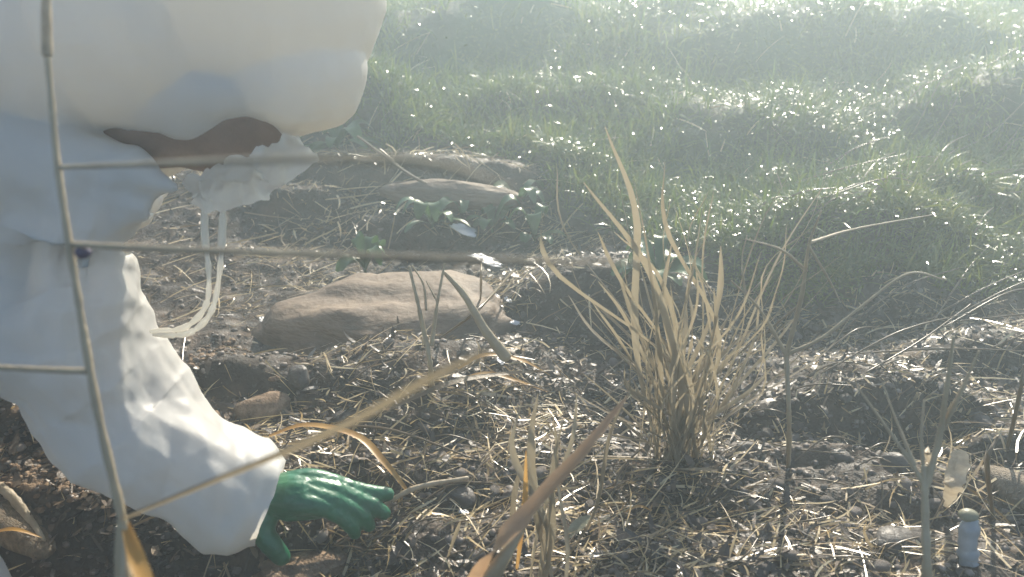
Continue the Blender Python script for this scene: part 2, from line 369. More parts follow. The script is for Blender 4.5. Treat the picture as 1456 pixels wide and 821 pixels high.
_o = np.cumsum([0] + [len(a[0]) for a in (A1, A2, A3)]); V = np.vstack([a[0] for a in (A1, A2, A3, A4)]); F = np.vstack([a[1] + q for a, q in zip((A1, A2, A3, A4), _o)]); R_ = np.concatenate([a[2] for a in (A1, A2, A3, A4)])
tag(mesh_obj('straw_litter', V, F, M['straw'], rnd=R_), 'loose dry straw scraps strewn over the dark soil', 'straw litter', kind='stuff')

# dark damp leaf scraps
x, y = sample(30000, .72, 3.0); k = (grassy(x, y) < 0) & ~in_stone(x, y) & (RNG.random(len(x)) < np.clip(.5 + 1.6 * fbm(x * 3.7, y * 3.7, s=95), .05, 1)); x, y = x[k], y[k]; N = len(x)
V, F = bulk(np.stack([x, y, height(x, y) + .002 + .006 * RNG.random(N)], 1), RNG.random(N) * 6.283, RNG.normal(.1, .3, N), RNG.normal(0, .6, N), .008 + .028 * RNG.random(N) ** 2, .003 + .010 * RNG.random(N) ** 1.6, 4, tilt=.45)
tag(mesh_obj('leaf_litter', V, F, M['damp'], rnd=np.repeat(RNG.random(N), 10)), 'dark damp scraps of dead leaves lying between straw and gravel', 'leaf litter', kind='stuff')

# gravel and crumbs of soil
def rock(seed, sub=2, rough=.28):
    import bmesh
    bm = bmesh.new(); bmesh.ops.create_icosphere(bm, subdivisions=sub, radius=1); v = np.array([q.co[:] for q in bm.verts]); f = np.array([[w.index for w in q.verts] for q in bm.faces]); bm.free()
    d = 1 + rough * fbm(v[:, 0] * 1.1 + seed, v[:, 1] * 1.1, v[:, 2] * 1.1, o=3, s=seed); return v * d[:, None], f
rocks = [rock(k, 1) for k in range(8)]
def bulk_rocks(n, ymin, ymax, smin, smax, cond, protos=rocks):
    x, y = sample(n, ymin, ymax, 1.2); k = cond(x, y); x, y = x[k], y[k]; Vs, Fs, Rs = [], [], []; o = 0
    s = smin + (smax - smin) * RNG.random(len(x)) ** 2.5; z = height(x, y); a = RNG.random(len(x)) * 6.28
    for i in range(len(x)):
        v, f = protos[i % len(protos)]; c, q = math.cos(a[i]), math.sin(a[i])
        w = v * np.array([1, .5 + .4 * RNG.random(), .38 + .3 * RNG.random()]) * s[i]
        w = np.stack([w[:, 0] * c - w[:, 1] * q, w[:, 0] * q + w[:, 1] * c, w[:, 2]], 1) + np.array([x[i], y[i], z[i] + s[i] * .15])
        Vs.append(w); Fs.append(f + o); o += len(w); Rs.append(np.full(len(w), RNG.random()))
    return np.vstack(Vs), np.vstack(Fs), np.concatenate(Rs)
V, F, R_ = bulk_rocks(16000, .72, 2.9, .0018, .0095, lambda x, y: (grassy(x, y) < 0) & (fbm(x * 3, y * 3, s=90) > -.25) & ~in_stone(x, y))
tag(mesh_obj('gravel', V, F, M['pebble'], rnd=R_), 'fine grey brown gravel and grit mixed into the soil', 'gravel', kind='stuff')
crumb = [rock(20 + k, 2, .6) for k in range(5)]
V, F, R_ = bulk_rocks(30000, .72, 1.5, .0018, .009, lambda x, y: (x < -.40) & (fbm(x * 5, y * 5, s=93) > -.2) & (height(x, y, False) > .004), crumb)
tag(mesh_obj('crumbled_soil', V, F, M['clod'], rnd=R_), 'reddish crumbly lumps of loose soil at the left under the arm', 'soil crumbs', kind='stuff')

# ------------------------------------------------------------------ half-buried stone
def boulder(name, px, py, r, label, cat, m, seed, z=.0, rot=0, sub=5, rough=.16, group=None):
    c = G(px, py); v, f = rock(seed, sub, rough); v = v + (.05 * fbm(v[:, 0] * 5, v[:, 1] * 5, v[:, 2] * 9, s=seed) + .03 * fbm(v[:, 0] * 19, v[:, 1] * 19, v[:, 2] * 19, o=3, s=seed + 4))[:, None] * v
    w = v * np.array(r); cs, sn = math.cos(rot), math.sin(rot); w = np.stack([w[:, 0] * cs - w[:, 1] * sn, w[:, 0] * sn + w[:, 1] * cs, w[:, 2]], 1)
    o = mesh_obj(name, w, f, m); o.location = (c[0], c[1], hz(c[0], c[1], False) + z); return tag(o, label, cat, group)
boulder('boulder', 566, 462, (.28, .17, .124), 'smooth brown half-buried boulder in the middle of the litter', 'boulder', M['stone'], 3, -.034, .10, rough=.34)
boulder('flat_stone', 640, 262, (.20, .05, .035), 'long flat tan stone ledge behind the leafy weeds', 'stone', M['stone'], 5, .035, -.18)
boulder('clod', 425, 812, (.058, .030, .020), 'crumbly lit brown clod of earth below the green glove', 'clod of earth', M['clod'], 8, .004, .1, rough=.7)
SM = [(1275, 660, .026, .016, .018, 'dark rounded stone behind the forked stalk at the right', 9), (1272, 768, .030, .022, .012, 'flat brown stone left of the forked stalk foot', 10),
      (1395, 600, .022, .014, .012, 'small dark stone behind the pale curled leaf', 11), (585, 433, .012, .009, .012, 'small dark chip of stone standing on the boulder', 12),
      (668, 396, .010, .009, .015, 'small rounded pale yellow stone right of the boulder top', 13), (655, 706, .034, .016, .014, 'dark flat stone under the pale twig beyond the glove', 14),
      (372, 588, .050, .026, .026, 'brown lump of earth beside the sleeve above the cuff', 15), (425, 540, .026, .018, .02, 'dark stone at the left foot of the boulder', 16),
      (1060, 640, .020, .013, .010, 'brown stone at the right foot of the reed tussock', 17), (1130, 625, .016, .012, .008, 'small flat tan stone by the thin straight stem', 18),
      (1195, 650, .018, .012, .009, 'small brown stone right of the thin straight stem', 19), (490, 590, .022, .014, .010, 'pale grey flat stone between sleeve and boulder', 20),
      (1440, 700, .055, .03, .018, 'broad striated flat stone at the right edge', 21), (930, 790, .018, .013, .010, 'dark stone at the bottom below the tussock', 22),
      (1010, 780, .015, .012, .009, 'rounded stone at the bottom right of the tussock', 23), (760, 740, .014, .012, .009, 'small stone beside the foot of the slanting reed leaf', 24)]
for px, py, a, b, c, lab, sd_ in SM:
    boulder('stone', px, py, (a, b, c), lab, 'stone', M['bark'] if 'striated' in lab else (M['clod'] if 'earth' in lab else M['pebble']), sd_, c * .3, sd_ * 1.3, 3, .35, 'single stones among the litter')
# loose pebbles that one can count, all alike
pm = []
for k in range(6):
    v, f = rock(30 + k, 3, .22); o = mesh_obj('pebble', v * np.array([1, .75, .55]), f, M['pebble'], rnd=np.full(len(v), .15 + .14 * k)); pm.append(o)
spots = []
while len(spots) < 150:
    px, py = RNG.uniform(300, 1440), RNG.uniform(470, 815); p = G(px, py)
    if in_stone(p[0], p[1]) or (p[0] < -.28) or fbm(p[0] * 3, p[1] * 3, s=90) < RNG.uniform(-.45, .3): continue
    spots.append(p)
for i, p in enumerate(spots):
    o = pm[i] if i < 6 else pm[i % 6].copy()
    if i >= 6: COL.objects.link(o)
    s = .0055 + .009 * RNG.random() ** 2; o.scale = (s, s, s); o.rotation_euler = (RNG.normal(0, .25), RNG.normal(0, .25), RNG.random() * 6.28)
    o.location = (p[0], p[1], p[2] + s * .25)
    tag(o, 'small rounded grey brown pebble lying loose on the soil', 'pebble', 'small pebbles strewn over the soil')

# ------------------------------------------------------------------ the person
def place(px, py, t): return P(px, py, t)
person = thing('person', (-1.0, 1.05, .0), 'person in a hooded white coverall crouching at the left, green-gloved hand pressed on the soil', 'person')
SH, EL, WR = P(60, 130, 1.10), P(20, 400, 1.10), P(380, 700, 1.20)
HIP = np.array([-1.04, 1.06, .38]); HEAD = P(318, 146, 1.15); NECK = P(205, 172, 1.15)
SH2 = SH + np.array([-.05, .33, .0]); KN = np.array([-.625, .745, .030]); KN2 = np.array([-.82, 1.28, .08]); HIP2 = HIP + np.array([0, .22, 0])
CH = (SH + SH2) / 2 + np.array([-.06, 0, -.02]); PEL = (HIP + HIP2) / 2
body = [tube([PEL, (PEL + CH) / 2, CH], [.125, .12, .13], 18), tube([SH, CH, SH2], [.055, .09, .055], 14), tube([CH, NECK, HEAD], [.07, .062, .06], 14),
        ball(HEAD, (.092, .076, .098), 24, 16),
        tube([SH, EL, P(100, 505, 1.125), P(235, 632, 1.165), WR], [.052, .046, .040, .032, .022], 14), tube([WR, WR + np.array([.03, .002, -.004])], [.022, .018], 12),
        tube([HIP, KN], [.085, .045], 14), tube([HIP2, KN2], [.085, .06], 14), tube([KN, KN + np.array([-.38, .02, .0])], [.045, .035], 12), tube([KN2, KN2 + np.array([-.40, .02, -.01])], [.055, .035], 12),
        tube([SH2, SH2 + np.array([-.12, .10, -.28]), KN2 + np.array([-.05, 0, .10])], [.05, .042, .028], 12), ball(KN2 + np.array([-.02, 0, .085]), (.05, .04, .02), 14, 8)]
# the face looks down at the ground: brow, nose and chin along its underside, ears at the side
fd = np.array([.30, -.12, -.94]); fd /= np.linalg.norm(fd); sdv = np.array([.1, -.98, .15]); upv = np.cross(sdv, fd)
fc = HEAD + fd * .085
for s in (-1, 1): body += [ball(HEAD + fd * .074 + np.array([.95, 0, .3]) * .030 + np.array([0, s * .03, 0]), (.014, .013, .010), 10, 6)]
body += [tube([HEAD + fd * .085 + np.array([.030, 0, 0]), HEAD + fd * .112 + np.array([.0, 0, 0])], [.009, .015], 8), ball(HEAD + fd * .088 + np.array([-.035, 0, 0]), (.018, .026, .011), 12, 8), ball(HEAD + fd * .082 + np.array([-.065, 0, .01]), (.024, .03, .02), 12, 8)]
V, N_, F = remesh(body, .0075, 4)
put('body', (V, F), M['skin'], person)

def fold(V, N, specs, seed):
    d = np.zeros(len(V)); g = np.random.default_rng(seed)
    for sc, amp, st in specs:
        q = V * np.array(st) * sc
        for k in range(4):                       # straight creases of stiff fabric: warped triangular folds in a few directions, each fading in and out
            a = np.array([.75, .05, -.65]) + g.normal(0, .50 if k < 3 else 1.2, 3); a /= np.linalg.norm(a)
            ph = q @ a + .40 * fbm(q[:, 0] * .45, q[:, 1] * .45, q[:, 2] * .45, 2, seed + k)
            tri = np.abs((ph % 1.0) - .5) * 2; m = np.clip(.5 + 1.9 * fbm(q[:, 0] * .28, q[:, 1] * .28, q[:, 2] * .28, 2, seed + 20 + k), 0, 1)
            d += amp * (tri - .5) * m
        seed += 41
    d *= 1 - .65 * np.clip((V[:, 2] - .50) / .06, 0, 1) * np.clip((V[:, 0] + .68) / .1, 0, 1)      # the hood is drawn tighter
    return V + N * d[:, None]
# sleeve stations: picture centre, half width in picture units, distance
ST = [(-60, 140, 150, 1.10), (10, 222, 125, 1.10), (60, 272, 128, 1.09), (72, 318, 120, 1.09), (58, 362, 118, 1.09), (76, 430, 140, 1.10), (112, 510, 139, 1.125), (190, 602, 124, 1.155), (283, 672, 102, 1.18), (345, 700, 80, 1.19), (380, 711, 70, 1.195)]
sc_ = [P(a, b, t) for a, b, w, t in ST]; sr = np.interp(np.linspace(0, 1, 90), np.linspace(0, 1, len(ST)), [w / FPX * t for a, b, w, t in ST])
_q = np.linspace(0, 1, 90) * 11; _q = _q + .6 * vnoise(_q * .9, _q * 0 + 4.4); sr = sr * (1.01 - .055 * (_q % 1.0) * np.interp(np.linspace(0, 1, 90), [0, .3, .6, 1], [.2, 1, .7, .5]))   # pleats round the sleeve
suit = [tube(sc_, sr, 30, n=90, flat=.78),
        ball(P(335, -22, 1.15), (.192, .165, .182), 30, 18), ball(P(190, 30, 1.14), (.16, .17, .140), 26, 16), ball(P(50, 60, 1.12), (.15, .15, .14), 26, 16),
        ball(P(398, 100, 1.15), (.110, .10, .080), 24, 14), ball(P(275, 118, 1.14), (.145, .10, .060), 24, 14),
        tube([P(60, 250, 1.09), P(150, 256, 1.085), P(246, 272, 1.08)], [.085, .045, .014], 16), tube([P(60, 285, 1.09), P(205, 300, 1.08)], [.09, .022], 16),
        ball(P(-30, 200, 1.11), (.13, .12, .13), 20, 12),
        tube([CH + np.array([.08, 0, .03]), (PEL + CH) / 2 + np.array([0, 0, .03]), PEL], [.19, .19, .19], 24), tube([SH, SH2], [.085, .085], 16),
        tube([HIP, KN], [.12, .085, .070], 18), tube([HIP2, KN2], [.13, .10], 18), tube([KN, KN + np.array([-.42, .02, .0])], [.066, .055], 16), tube([KN2, KN2 + np.array([-.42, .02, .0])], [.075, .06], 16),
        tube([SH2, SH2 + np.array([-.12, .10, -.28]), KN2 + np.array([-.05, 0, .12])], [.10, .09, .06], 16)]
V, N_, F = remesh(suit, .0050, 2)
V = fold(V, N_, [(2.4, .026, (1, 1, .8)), (5, .016, (1, 1, 1)), (11, .0085, (1, 1, 1)), (26, .0030, (1, 1, 1))], 101)
# open cuff: drop the cap beyond the last ring
ax = sc_[-1] - sc_[-2]; ax /= np.linalg.norm(ax); sd_ = (V - sc_[-1]) @ ax; rr = np.linalg.norm(V - sc_[-1], axis=1)
jag = .004 * fbm(V[:, 1] * 25, V[:, 2] * 25); cut = (sd_ > .006 + jag) & (rr < .11)
F = [f for f in F if not all(cut[i] for i in f)]
V = V - (np.where((rr < .11), np.maximum(sd_ - .006 - jag, 0), 0))[:, None] * ax
o = put('coverall', (V, F), M['suit'], person)
# glove: palm down, fingers spread into the soil
d_ = np.array([.985, .04, -.06]); d_ /= np.linalg.norm(d_); s_ = np.array([.04, -.93, -.22]); s_ /= np.linalg.norm(s_); u_ = np.cross(s_, d_); u_ = u_ if u_[2] > 0 else -u_
W0 = P(394, 705, 1.205)
def H(a, s, u): return W0 + d_ * a * (.88 if a > 0 else 1) + s_ * s + u_ * u
s_ = s_ * .70
gz = hz(*(W0 + d_ * .12)[:2]) - W0[2]
GL = [tube([H(-.05, 0, 0), H(-.01, 0, .004), H(.03, 0, .006)], [.033, .030, .033], 18, flat=.75)]
for s, a, r in ((-.030, .084, .0125), (-.010, .090, .013), (.011, .086, .0125), (.030, .076, .0115)):
    GL.append(tube([H(.0, s * .55, .002), H(.045, s * .9, .010), H(a, s, .002)], [.019, .0165, r * 1.12], 14))
GL.append(tube([H(.02, -.012, -.004), H(.06, -.014, -.004)], [.024, .018], 14)); GL.append(tube([H(.02, .014, -.004), H(.06, .016, -.006)], [.024, .018], 14))
FN = [(-.031, .084, [(.118, -.034, -.014), (.144, -.040, -.026), (.166, -.048, -.034)], .0118), (-.010, .090, [(.122, -.012, -.016), (.146, -.012, -.030), (.162, -.010, -.042)], .0118),
      (.011, .086, [(.112, .012, -.014), (.130, .014, -.030), (.140, .016, -.046)], .0115), (.030, .076, [(.098, .032, -.014), (.114, .036, -.030), (.120, .038, -.044)], .0102)]
for s, a, pts, r in FN: GL.append(tube([H(a, s, .002)] + [H(*q) for q in pts], [r * 1.12, r, r * .98, r * .84], 14, n=20))
GL.append(tube([H(-.012, .018, -.012), H(-.016, .050, -.028), H(-.002, .070, -.046), H(.010, .078, -.060)], [.020, .0165, .0145, .0125], 14, n=18))
V, N_, F = remesh(GL, .0026, 3)
wr = .0007 * (1 - np.abs(fbm(V[:, 0] * 45, V[:, 1] * 130, V[:, 2] * 130, 2, 7)) * 2); V = V + N_ * wr[:, None]
# nothing of the glove sinks deeper than the loose soil lets it
put('glove', (V, F), M['glove'], person)

for i in range(14):
    c_ = H(RNG.uniform(.10, .17), RNG.uniform(-.05, .05), 0); c_[2] = hz(c_[0], c_[1]) + RNG.uniform(.008, .022); h = RNG.normal(.2, .7); L = RNG.uniform(.03, .07); dv = np.array([math.cos(h), math.sin(h), .1]) * L / 2
    q = put('straw_piece', tube([c_ - dv, c_ + [0, 0, .004], c_ + dv], [.0007, .0013, .0007], 6, n=12), M['straw'], None, c_); tag(q, 'short dry straw lying across the green gloved fingertips', 'straw', 'straws over the gloved fingertips')

# face mask pulled down under the chin, with its loop hanging
def sheet(pts, w, n, k, amp, seed, sc=60):
    c = smooth_path(pts, n); T, A, B = frames(c, (0, 1, 0)); V = []
    for i in range(n):
        for j in range(k + 1):
            u = j / k - .5; ww = np.interp(i / (n - 1), np.linspace(0, 1, len(w)), w)
            V.append(c[i] + A[i] * u * ww + B[i] * ww * .35 * math.cos(u * math.pi))
    V = np.array(V); V += amp * np.stack([fbm(V[:, 0] * sc, V[:, 1] * sc, V[:, 2] * sc, 3, seed + q) for q in (0, 9, 18)], 1)
    return V, [(i * (k + 1) + j, (i + 1) * (k + 1) + j, (i + 1) * (k + 1) + j + 1, i * (k + 1) + j + 1) for i in range(n - 1) for j in range(k)]
mk = put('face_mask', sheet([P(264, 276, 1.06), P(300, 272, 1.05), P(345, 258, 1.05), P(385, 238, 1.06), P(438, 208, 1.08)], [.030, .048, .060, .055, .040], 46, 16, .012, 5), M['mask'], person)
for pts in ([P(292, 262, 1.10), P(291, 330, 1.10), P(297, 390, 1.10), P(292, 436, 1.10), P(262, 466, 1.10), P(216, 472, 1.10)],
            [P(318, 262, 1.09), P(316, 330, 1.09), P(312, 390, 1.10), P(300, 444, 1.10), P(268, 474, 1.10), P(220, 476, 1.10)]):
    lo = put('ear_loop', tube(pts, [.0046, .0040, .0036, .0030], 10, n=50, wob=.35), M['mask'], mk, np.array(person.location))

# ------------------------------------------------------------------ tall dead stalk close to the camera
st = thing('dead_weed', (-.36, .52, hz(-.36, .52)), 'tall thin dead weed with sideways branches standing close in front of the sleeve', 'dead weed')
base = np.array([-.275, .565, hz(-.275, .565) - .01]); T0 = .60
put('stem', tube([base, P(200, 900, .62), P(176, 750, .61), P(140, 590, T0), P(112, 430, T0), P(84, 250, .60), P(72, 130, .60), P(67, 72, .60)], [.0040, .0038, .0034, .0026, .0024, .0023, .0021, .0020], 10, n=90, wob=.16), M['stalk'], st)
tp = put('lit_stem_tip', tube([P(67, 76, .60), P(66, 20, .60), P(65, -40, .60)], [.0036, .0034, .0025], 10), M['deadleaf'], st); tp['label'] = 'top of the stem with its highlight put into a paler colour'  # paler tube carries the stem's highlight in its colour
for pts, r in (([P(86, 238, .60), P(200, 234, .46), P(360, 228, .35), P(540, 226, .29), P(640, 238, .27), P(730, 268, .26)], [.0016, .0015, .0014, .0016, .0012, .0004]),
               ([P(106, 348, .60), P(250, 355, .50), P(450, 362, .42), P(680, 370, .37), P(905, 374, .36)], [.0021, .0019, .0017, .0016, .0006]),
               ([P(122, 528, .60), P(60, 526, .60), P(-60, 520, .60)], [.0022, .0022, .0018])):
    put('branch', tube(pts, r, 10, n=40, wob=.10), M['stalk'], st)
b = put('branch', blade([P(176, 740, .61), P(300, 690, .54), P(420, 642, .47), P(520, 596, .41), P(610, 545, .37), P(700, 500, .34)], .0120, 30, fold=.3, basew=.55, tipw=.3, peak=.7, edge=.12), M['reed'], st); b['label'] = 'long slanting leaf with a broad blurred tip'
b = put('leaf', blade([P(178, 745, .61), P(196, 800, .60), P(214, 850, .58), P(240, 960, .56)], .0115, 14), M['orange'], st); b['label'] = 'golden yellow drooping leaf at the foot'
put('leaf', blade([P(172, 740, .61), P(174, 800, .61), P(176, 880, .60), P(170, 980, .60)], .0100, 14), M['stalk'], st)
b = put('bud', ball(P(118, 359, .595), (.0056, .005, .0046), 14, 8), M['bud'], st); b['label'] = 'dark purple bud at the joint'

# ------------------------------------------------------------------ tussocks of dry reed
def clump(name, px, py, blades, label, cat, width, m=M['reed'], spread=.02, group=None, part='blade'):
    b0 = G(px, py); t = thing(name, b0, label, cat, group); t0 = (b0[1] * CP + (CAM_H - b0[2]) * SP)
    for q in blades:
        tx, ty, dt = q[:3]; w = q[3] if len(q) > 3 else width; bx = q[4] if len(q) > 4 else px + RNG.normal(0, spread * 1000); mm = q[5] if len(q) > 5 else m
        a = P(bx, py + RNG.normal(0, 5), t0 + RNG.normal(0, .012)); a[2] = hz(a[0], a[1]) - .006
        e = P(tx, ty, t0 + dt); L = np.linalg.norm(e - a); sw = RNG.normal(0, .055, 2) * L; rs = RNG.uniform(.02, .10) * L
        m1 = a * .66 + e * .34 + np.array([sw[0] - (e[0] - a[0]) * .12, -.006, rs]); m2 = a * .3 + e * .7 + np.array([sw[1] * .8, -.004, rs * 1.1])
        put(part, blade([a, m1, m2, e], w * .95, 18, fold=RNG.uniform(.08, .3), twist=RNG.uniform(-1.6, 1.6), peak=RNG.uniform(.3, .65), tipw=.08, edge=.18), mm, t, rnd=RNG.random())
    return t
tus = [(808, 420, -.10, .013), (842, 430, -.08, .010), (850, 400, -.12, .014), (880, 395, -.06, .009), (873, 330, -.2, .016), (905, 360, -.12, .012), (925, 375, -.05, .009), (940, 400, .0, .008), (955, 345, -.15, .012),
       (975, 420, -.02, .007), (990, 380, -.05, .008), (1015, 410, -.10, .010), (1040, 440, .02, .008), (1025, 350, -.2, .012), (1070, 470, -.05, .008), (1100, 520, -.03, .008), (1140, 440, .04, .005), (870, 470, -.05, .011),
       (860, 180, -.30, .011), (830, 260, -.28, .013), (900, 250, -.32, .010), (945, 230, -.30, .008), (1000, 290, -.25, .010), (795, 395, -.05, .008), (885, 540, .0, .009), (1050, 540, .0, .008), (960, 500, .02, .007),
       (930, 470, .0, .010), (905, 440, -.04, .010), (1210, 450, .0, .007), (1110, 390, -.1, .007), (1080, 420, -.12, .009), (1000, 470, .0, .007), (1030, 500, .02, .007), (850, 330, -.22, .010), (770, 300, -.25, .009)]
while len(tus) < 66:
    a = RNG.uniform(-1, 1); tus.append((960 + 165 * a + RNG.normal(0, 20), RNG.uniform(400, 600) + 60 * abs(a), RNG.uniform(-.14, .06), RNG.uniform(.003, .009)))
for _ in range(34):      # thin loose stems leaning out to the upper right and left
    a = RNG.uniform(-1, 1); tus.append((1000 + 215 * a, RNG.uniform(230, 480), RNG.uniform(-.42, .0), RNG.uniform(.0018, .0040), 962 + 45 * a + RNG.normal(0, 12)))
while len(tus) < 118:      # broken and sprawling blades near the ground
    a = RNG.uniform(-1, 1); tus.append((955 + 150 * a, RNG.uniform(600, 690), RNG.uniform(-.10, .08), RNG.uniform(.003, .007)))
clump('reed_tussock', 962, 655, tus, 'large tussock of dry tan reed blades right of centre', 'tussock', .008, spread=.022)
clump('reed_tussock', 760, 850, [(742, 570, -.05, .010), (765, 560, -.05, .012), (785, 580, -.04, .010), (800, 600, -.03, .009), (735, 620, -.02, .008), (820, 560, -.06, .008), (755, 640, 0, .008), (790, 650, .02, .006), (900, 545, -.02, .006)],
      'sparse tuft of thin dry blades behind the slanting reed leaf', 'tussock', .009, spread=.022)
t = thing('reed_leaf', G(690, 880), 'broad rusty brown reed leaf slanting up from the bottom edge', 'reed leaf')
put('leaf_blade', blade([G(640, 900), P(690, 805, .80), P(760, 722, .78), P(830, 642, .78), P(893, 563, .80)], .020, 26, fold=.2, peak=.35, basew=.9, tipw=.04, edge=.15), M['rust'], t)
put('leaf_sheath', tube([G(655, 905), P(700, 820, .81), P(748, 745, .79)], [.008, .008, .002], 10), M['stalk'], t)

# ------------------------------------------------------------------ forked dry weeds
def weed(name, label, base_px, stems, m=M['stalk'], cat='dry weed', bt=None):
    b0 = G(*base_px); t = thing(name, b0, label, cat)
    for nm, pts, r in stems: put(nm, tube([b0 - np.array([0, 0, .01]) if p is None else P(*p) for p in pts], [q * .72 for q in r], 9, n=34, wob=.2), m, t)
    return t
dd = .95
weed('forked_weed', 'grey brown stalk forking into four bare branches near the lower right corner', (1318, 905),
     [('stem', [None, (1318, 821, .93), (1316, 740, .93), (1314, 665, .93)], [.0072, .0072, .0066, .0050]), ('branch', [(1316, 690, .93), (1290, 650, .935), (1255, 600, .94), (1220, 552, .94)], [.0045, .003, .0024, .0014]),
      ('branch', [(1300, 660, .93), (1275, 600, .95), (1255, 545, .96)], [.003, .0022, .0012]), ('branch', [(1318, 690, .93), (1336, 620, .92), (1345, 560, .90), (1356, 480, .88)], [.005, .0045, .0042, .002]),
      ('branch', [(1340, 610, .92), (1365, 560, .9), (1392, 500, .88)], [.004, .0035, .0015]), ('branch', [(1314, 680, .93), (1310, 620, .93), (1314, 570, .94)], [.003, .0028, .0015])])
weed('branching_weed', 'thin straight stem with a crown of crossing twigs right of the tussock', (1122, 662),
     [('stem', [None, (1122, 600, 1.18), (1118, 500, 1.16)], [.0046, .0050, .0046]), ('branch', [(1118, 505, 1.16), (1080, 440, 1.14), (1040, 400, 1.12)], [.004, .0028, .0014]),
      ('branch', [(1118, 505, 1.16), (1140, 420, 1.12), (1150, 350, 1.08), (1168, 300, 1.05)], [.0045, .0040, .0030, .0012]), ('branch', [(1118, 505, 1.16), (1170, 480, 1.14), (1220, 440, 1.12), (1290, 390, 1.1), (1345, 398, 1.08)], [.004, .003, .0028, .0024, .001]),
      ('branch', [(1146, 385, 1.10), (1110, 355, 1.08), (1060, 340, 1.06)], [.003, .0022, .001]), ('branch', [(1150, 350, 1.08), (1180, 400, 1.1), (1195, 430, 1.1)], [.0025, .002, .001]), ('branch', [(1152, 345, 1.08), (1220, 325, 1.2), (1330, 305, 1.4)], [.0028, .0022, .0012]),
      ('branch', [(1060, 420, 1.13), (1055, 370, 1.12), (1062, 335, 1.1)], [.0022, .0018, .001])])
weed('upright_twigs', 'brown forked twigs standing in front of the boulder', (614, 548),
     [('stem', [None, (612, 520, 1.36), (606, 480, 1.35)], [.0065, .006, .0055]), ('branch', [(606, 488, 1.35), (594, 430, 1.33), (582, 380, 1.32)], [.0055, .0045, .0030]), ('branch', [(614, 490, 1.35), (622, 430, 1.34), (632, 376, 1.33)], [.0048, .0035, .0026]),
      ('branch', [(606, 440, 1.34), (602, 405, 1.34), (586, 378, 1.34)], [.003, .0026, .0018]), ('branch', [(622, 430, 1.34), (606, 400, 1.34)], [.0025, .0012])])
def stick(name, pts, r, label, m=M['stalk'], cat='twig', group=None, seg=8):
    V, F = tube(pts, r, seg, n=26, wob=.1); o = pts[0]; q = put(name, (V, F), m, None, np.array(o)); return tag(q, label, cat, group)
stick('twig', [P(718, 506, 1.40), P(690, 470, 1.38), P(660, 420, 1.36), P(632, 388, 1.34)], [.010, .0075, .0055, .003], 'thick dark twig leaning over the right side of the boulder')
stick('twig', [G(628, 488) + [0, 0, .012], P(680, 440, 1.44), G(732, 402) + [0, 0, .03]], [.0022, .0028, .0022], 'thin straight bright straw crossing the dark leaning twig', M['straw'])
stick('twig', [G(683, 432), P(684, 400, 1.5), P(684, 372, 1.5)], [.002, .0022, .0018], 'short white upright stem at the bright white scraps', M['deadleaf'])
stick('twig', [G(524, 738) + [0, 0, .006], G(590, 712) + [0, 0, .022], G(664, 688) + [0, 0, .010]], [.0022, .0042, .0035], 'pale grey twig pointing at the gloved fingertips', M['deadleaf'])
stick('twig', [G(1412, 735) + [0, 0, .0], P(1404, 660, 1.14), P(1418, 622, 1.14)], [.003, .0032, .0018], 'pale upright bent stem right of the curled leaf', M['straw'])
stick('twig', [G(868, 712) + [0, 0, .004], G(885, 680) + [0, 0, .02], G(910, 660) + [0, 0, .028]], [.0018, .0022, .0012], 'bright curved straw left of the tussock foot', M['straw'])
stick('twig', [G(1432, 640), P(1452, 500, 1.26), P(1440, 560, 1.27)][0:1] + [P(1450, 560, 1.25), P(1456, 520, 1.24)], [.003, .003, .002], 'pale straw standing upright at the right edge', M['straw'])
stick('twig', [G(470, 612) + [0, 0, .01], G(560, 630) + [0, 0, .024], G(668, 658) + [0, 0, .01]], [.0016, .0022, .0014], 'long thin straw arching above the golden leaf', M['straw'])
stick('twig', [G(700, 690) + [0, 0, .004], G(640, 700) + [0, 0, .012], G(560, 745) + [0, 0, .003]], [.0016, .002, .001], 'slender shiny straw below the pale grey twig', M['straw'])
stick('twig', [G(512, 240) + [0, 0, .06], G(600, 262) + [0, 0, .07], G(690, 300) + [0, 0, .03]], [.003, .004, .002], 'long pale stem lying over the flat stone ledge', M['straw'])
stick('twig', [G(568, 292) + [0, 0, .03], G(628, 292) + [0, 0, .03]], [.003, .003], 'short straight straw in the dark hollow under the ledge', M['straw'])
stick('twig', [G(1000, 440) + [0, 0, .06], P(1080, 480, 1.45), P(1135, 435, 1.42)][::-1][0:2] + [P(1040, 510, 1.45)], [.0018, .0022, .0015], 'bright thin straw rising right behind the tussock', M['straw'])
# loose long stems lying on the grass at the right
for i in range(46):
    if i < 22: px, py = RNG.normal(1330, 60), RNG.normal(275, 45)
    elif i < 34: px, py = RNG.normal(1120, 60), RNG.normal(300, 25)
    else: px, py = RNG.uniform(1150, 1456), RNG.uniform(440, 560)
    a = G(px, py); L = RNG.uniform(.12, .42); h = RNG.normal(.45, .28); dv = np.array([math.cos(h), math.sin(h), 0]) * L
    p1 = a + [0, 0, .02]; p2 = a + dv * .5; p2[2] = hz(p2[0], p2[1]) + RNG.uniform(.03, .07); p3 = a + dv; p3[2] = hz(p3[0], p3[1]) + RNG.uniform(.01, .08)
    stick('long_straw', [p1, p2, p3], [.0014, .0018, .0010], 'long thin dry stem lying loose over grass and litter at the right', M['straw'], 'dry stem', 'loose dry stems lying at the right')
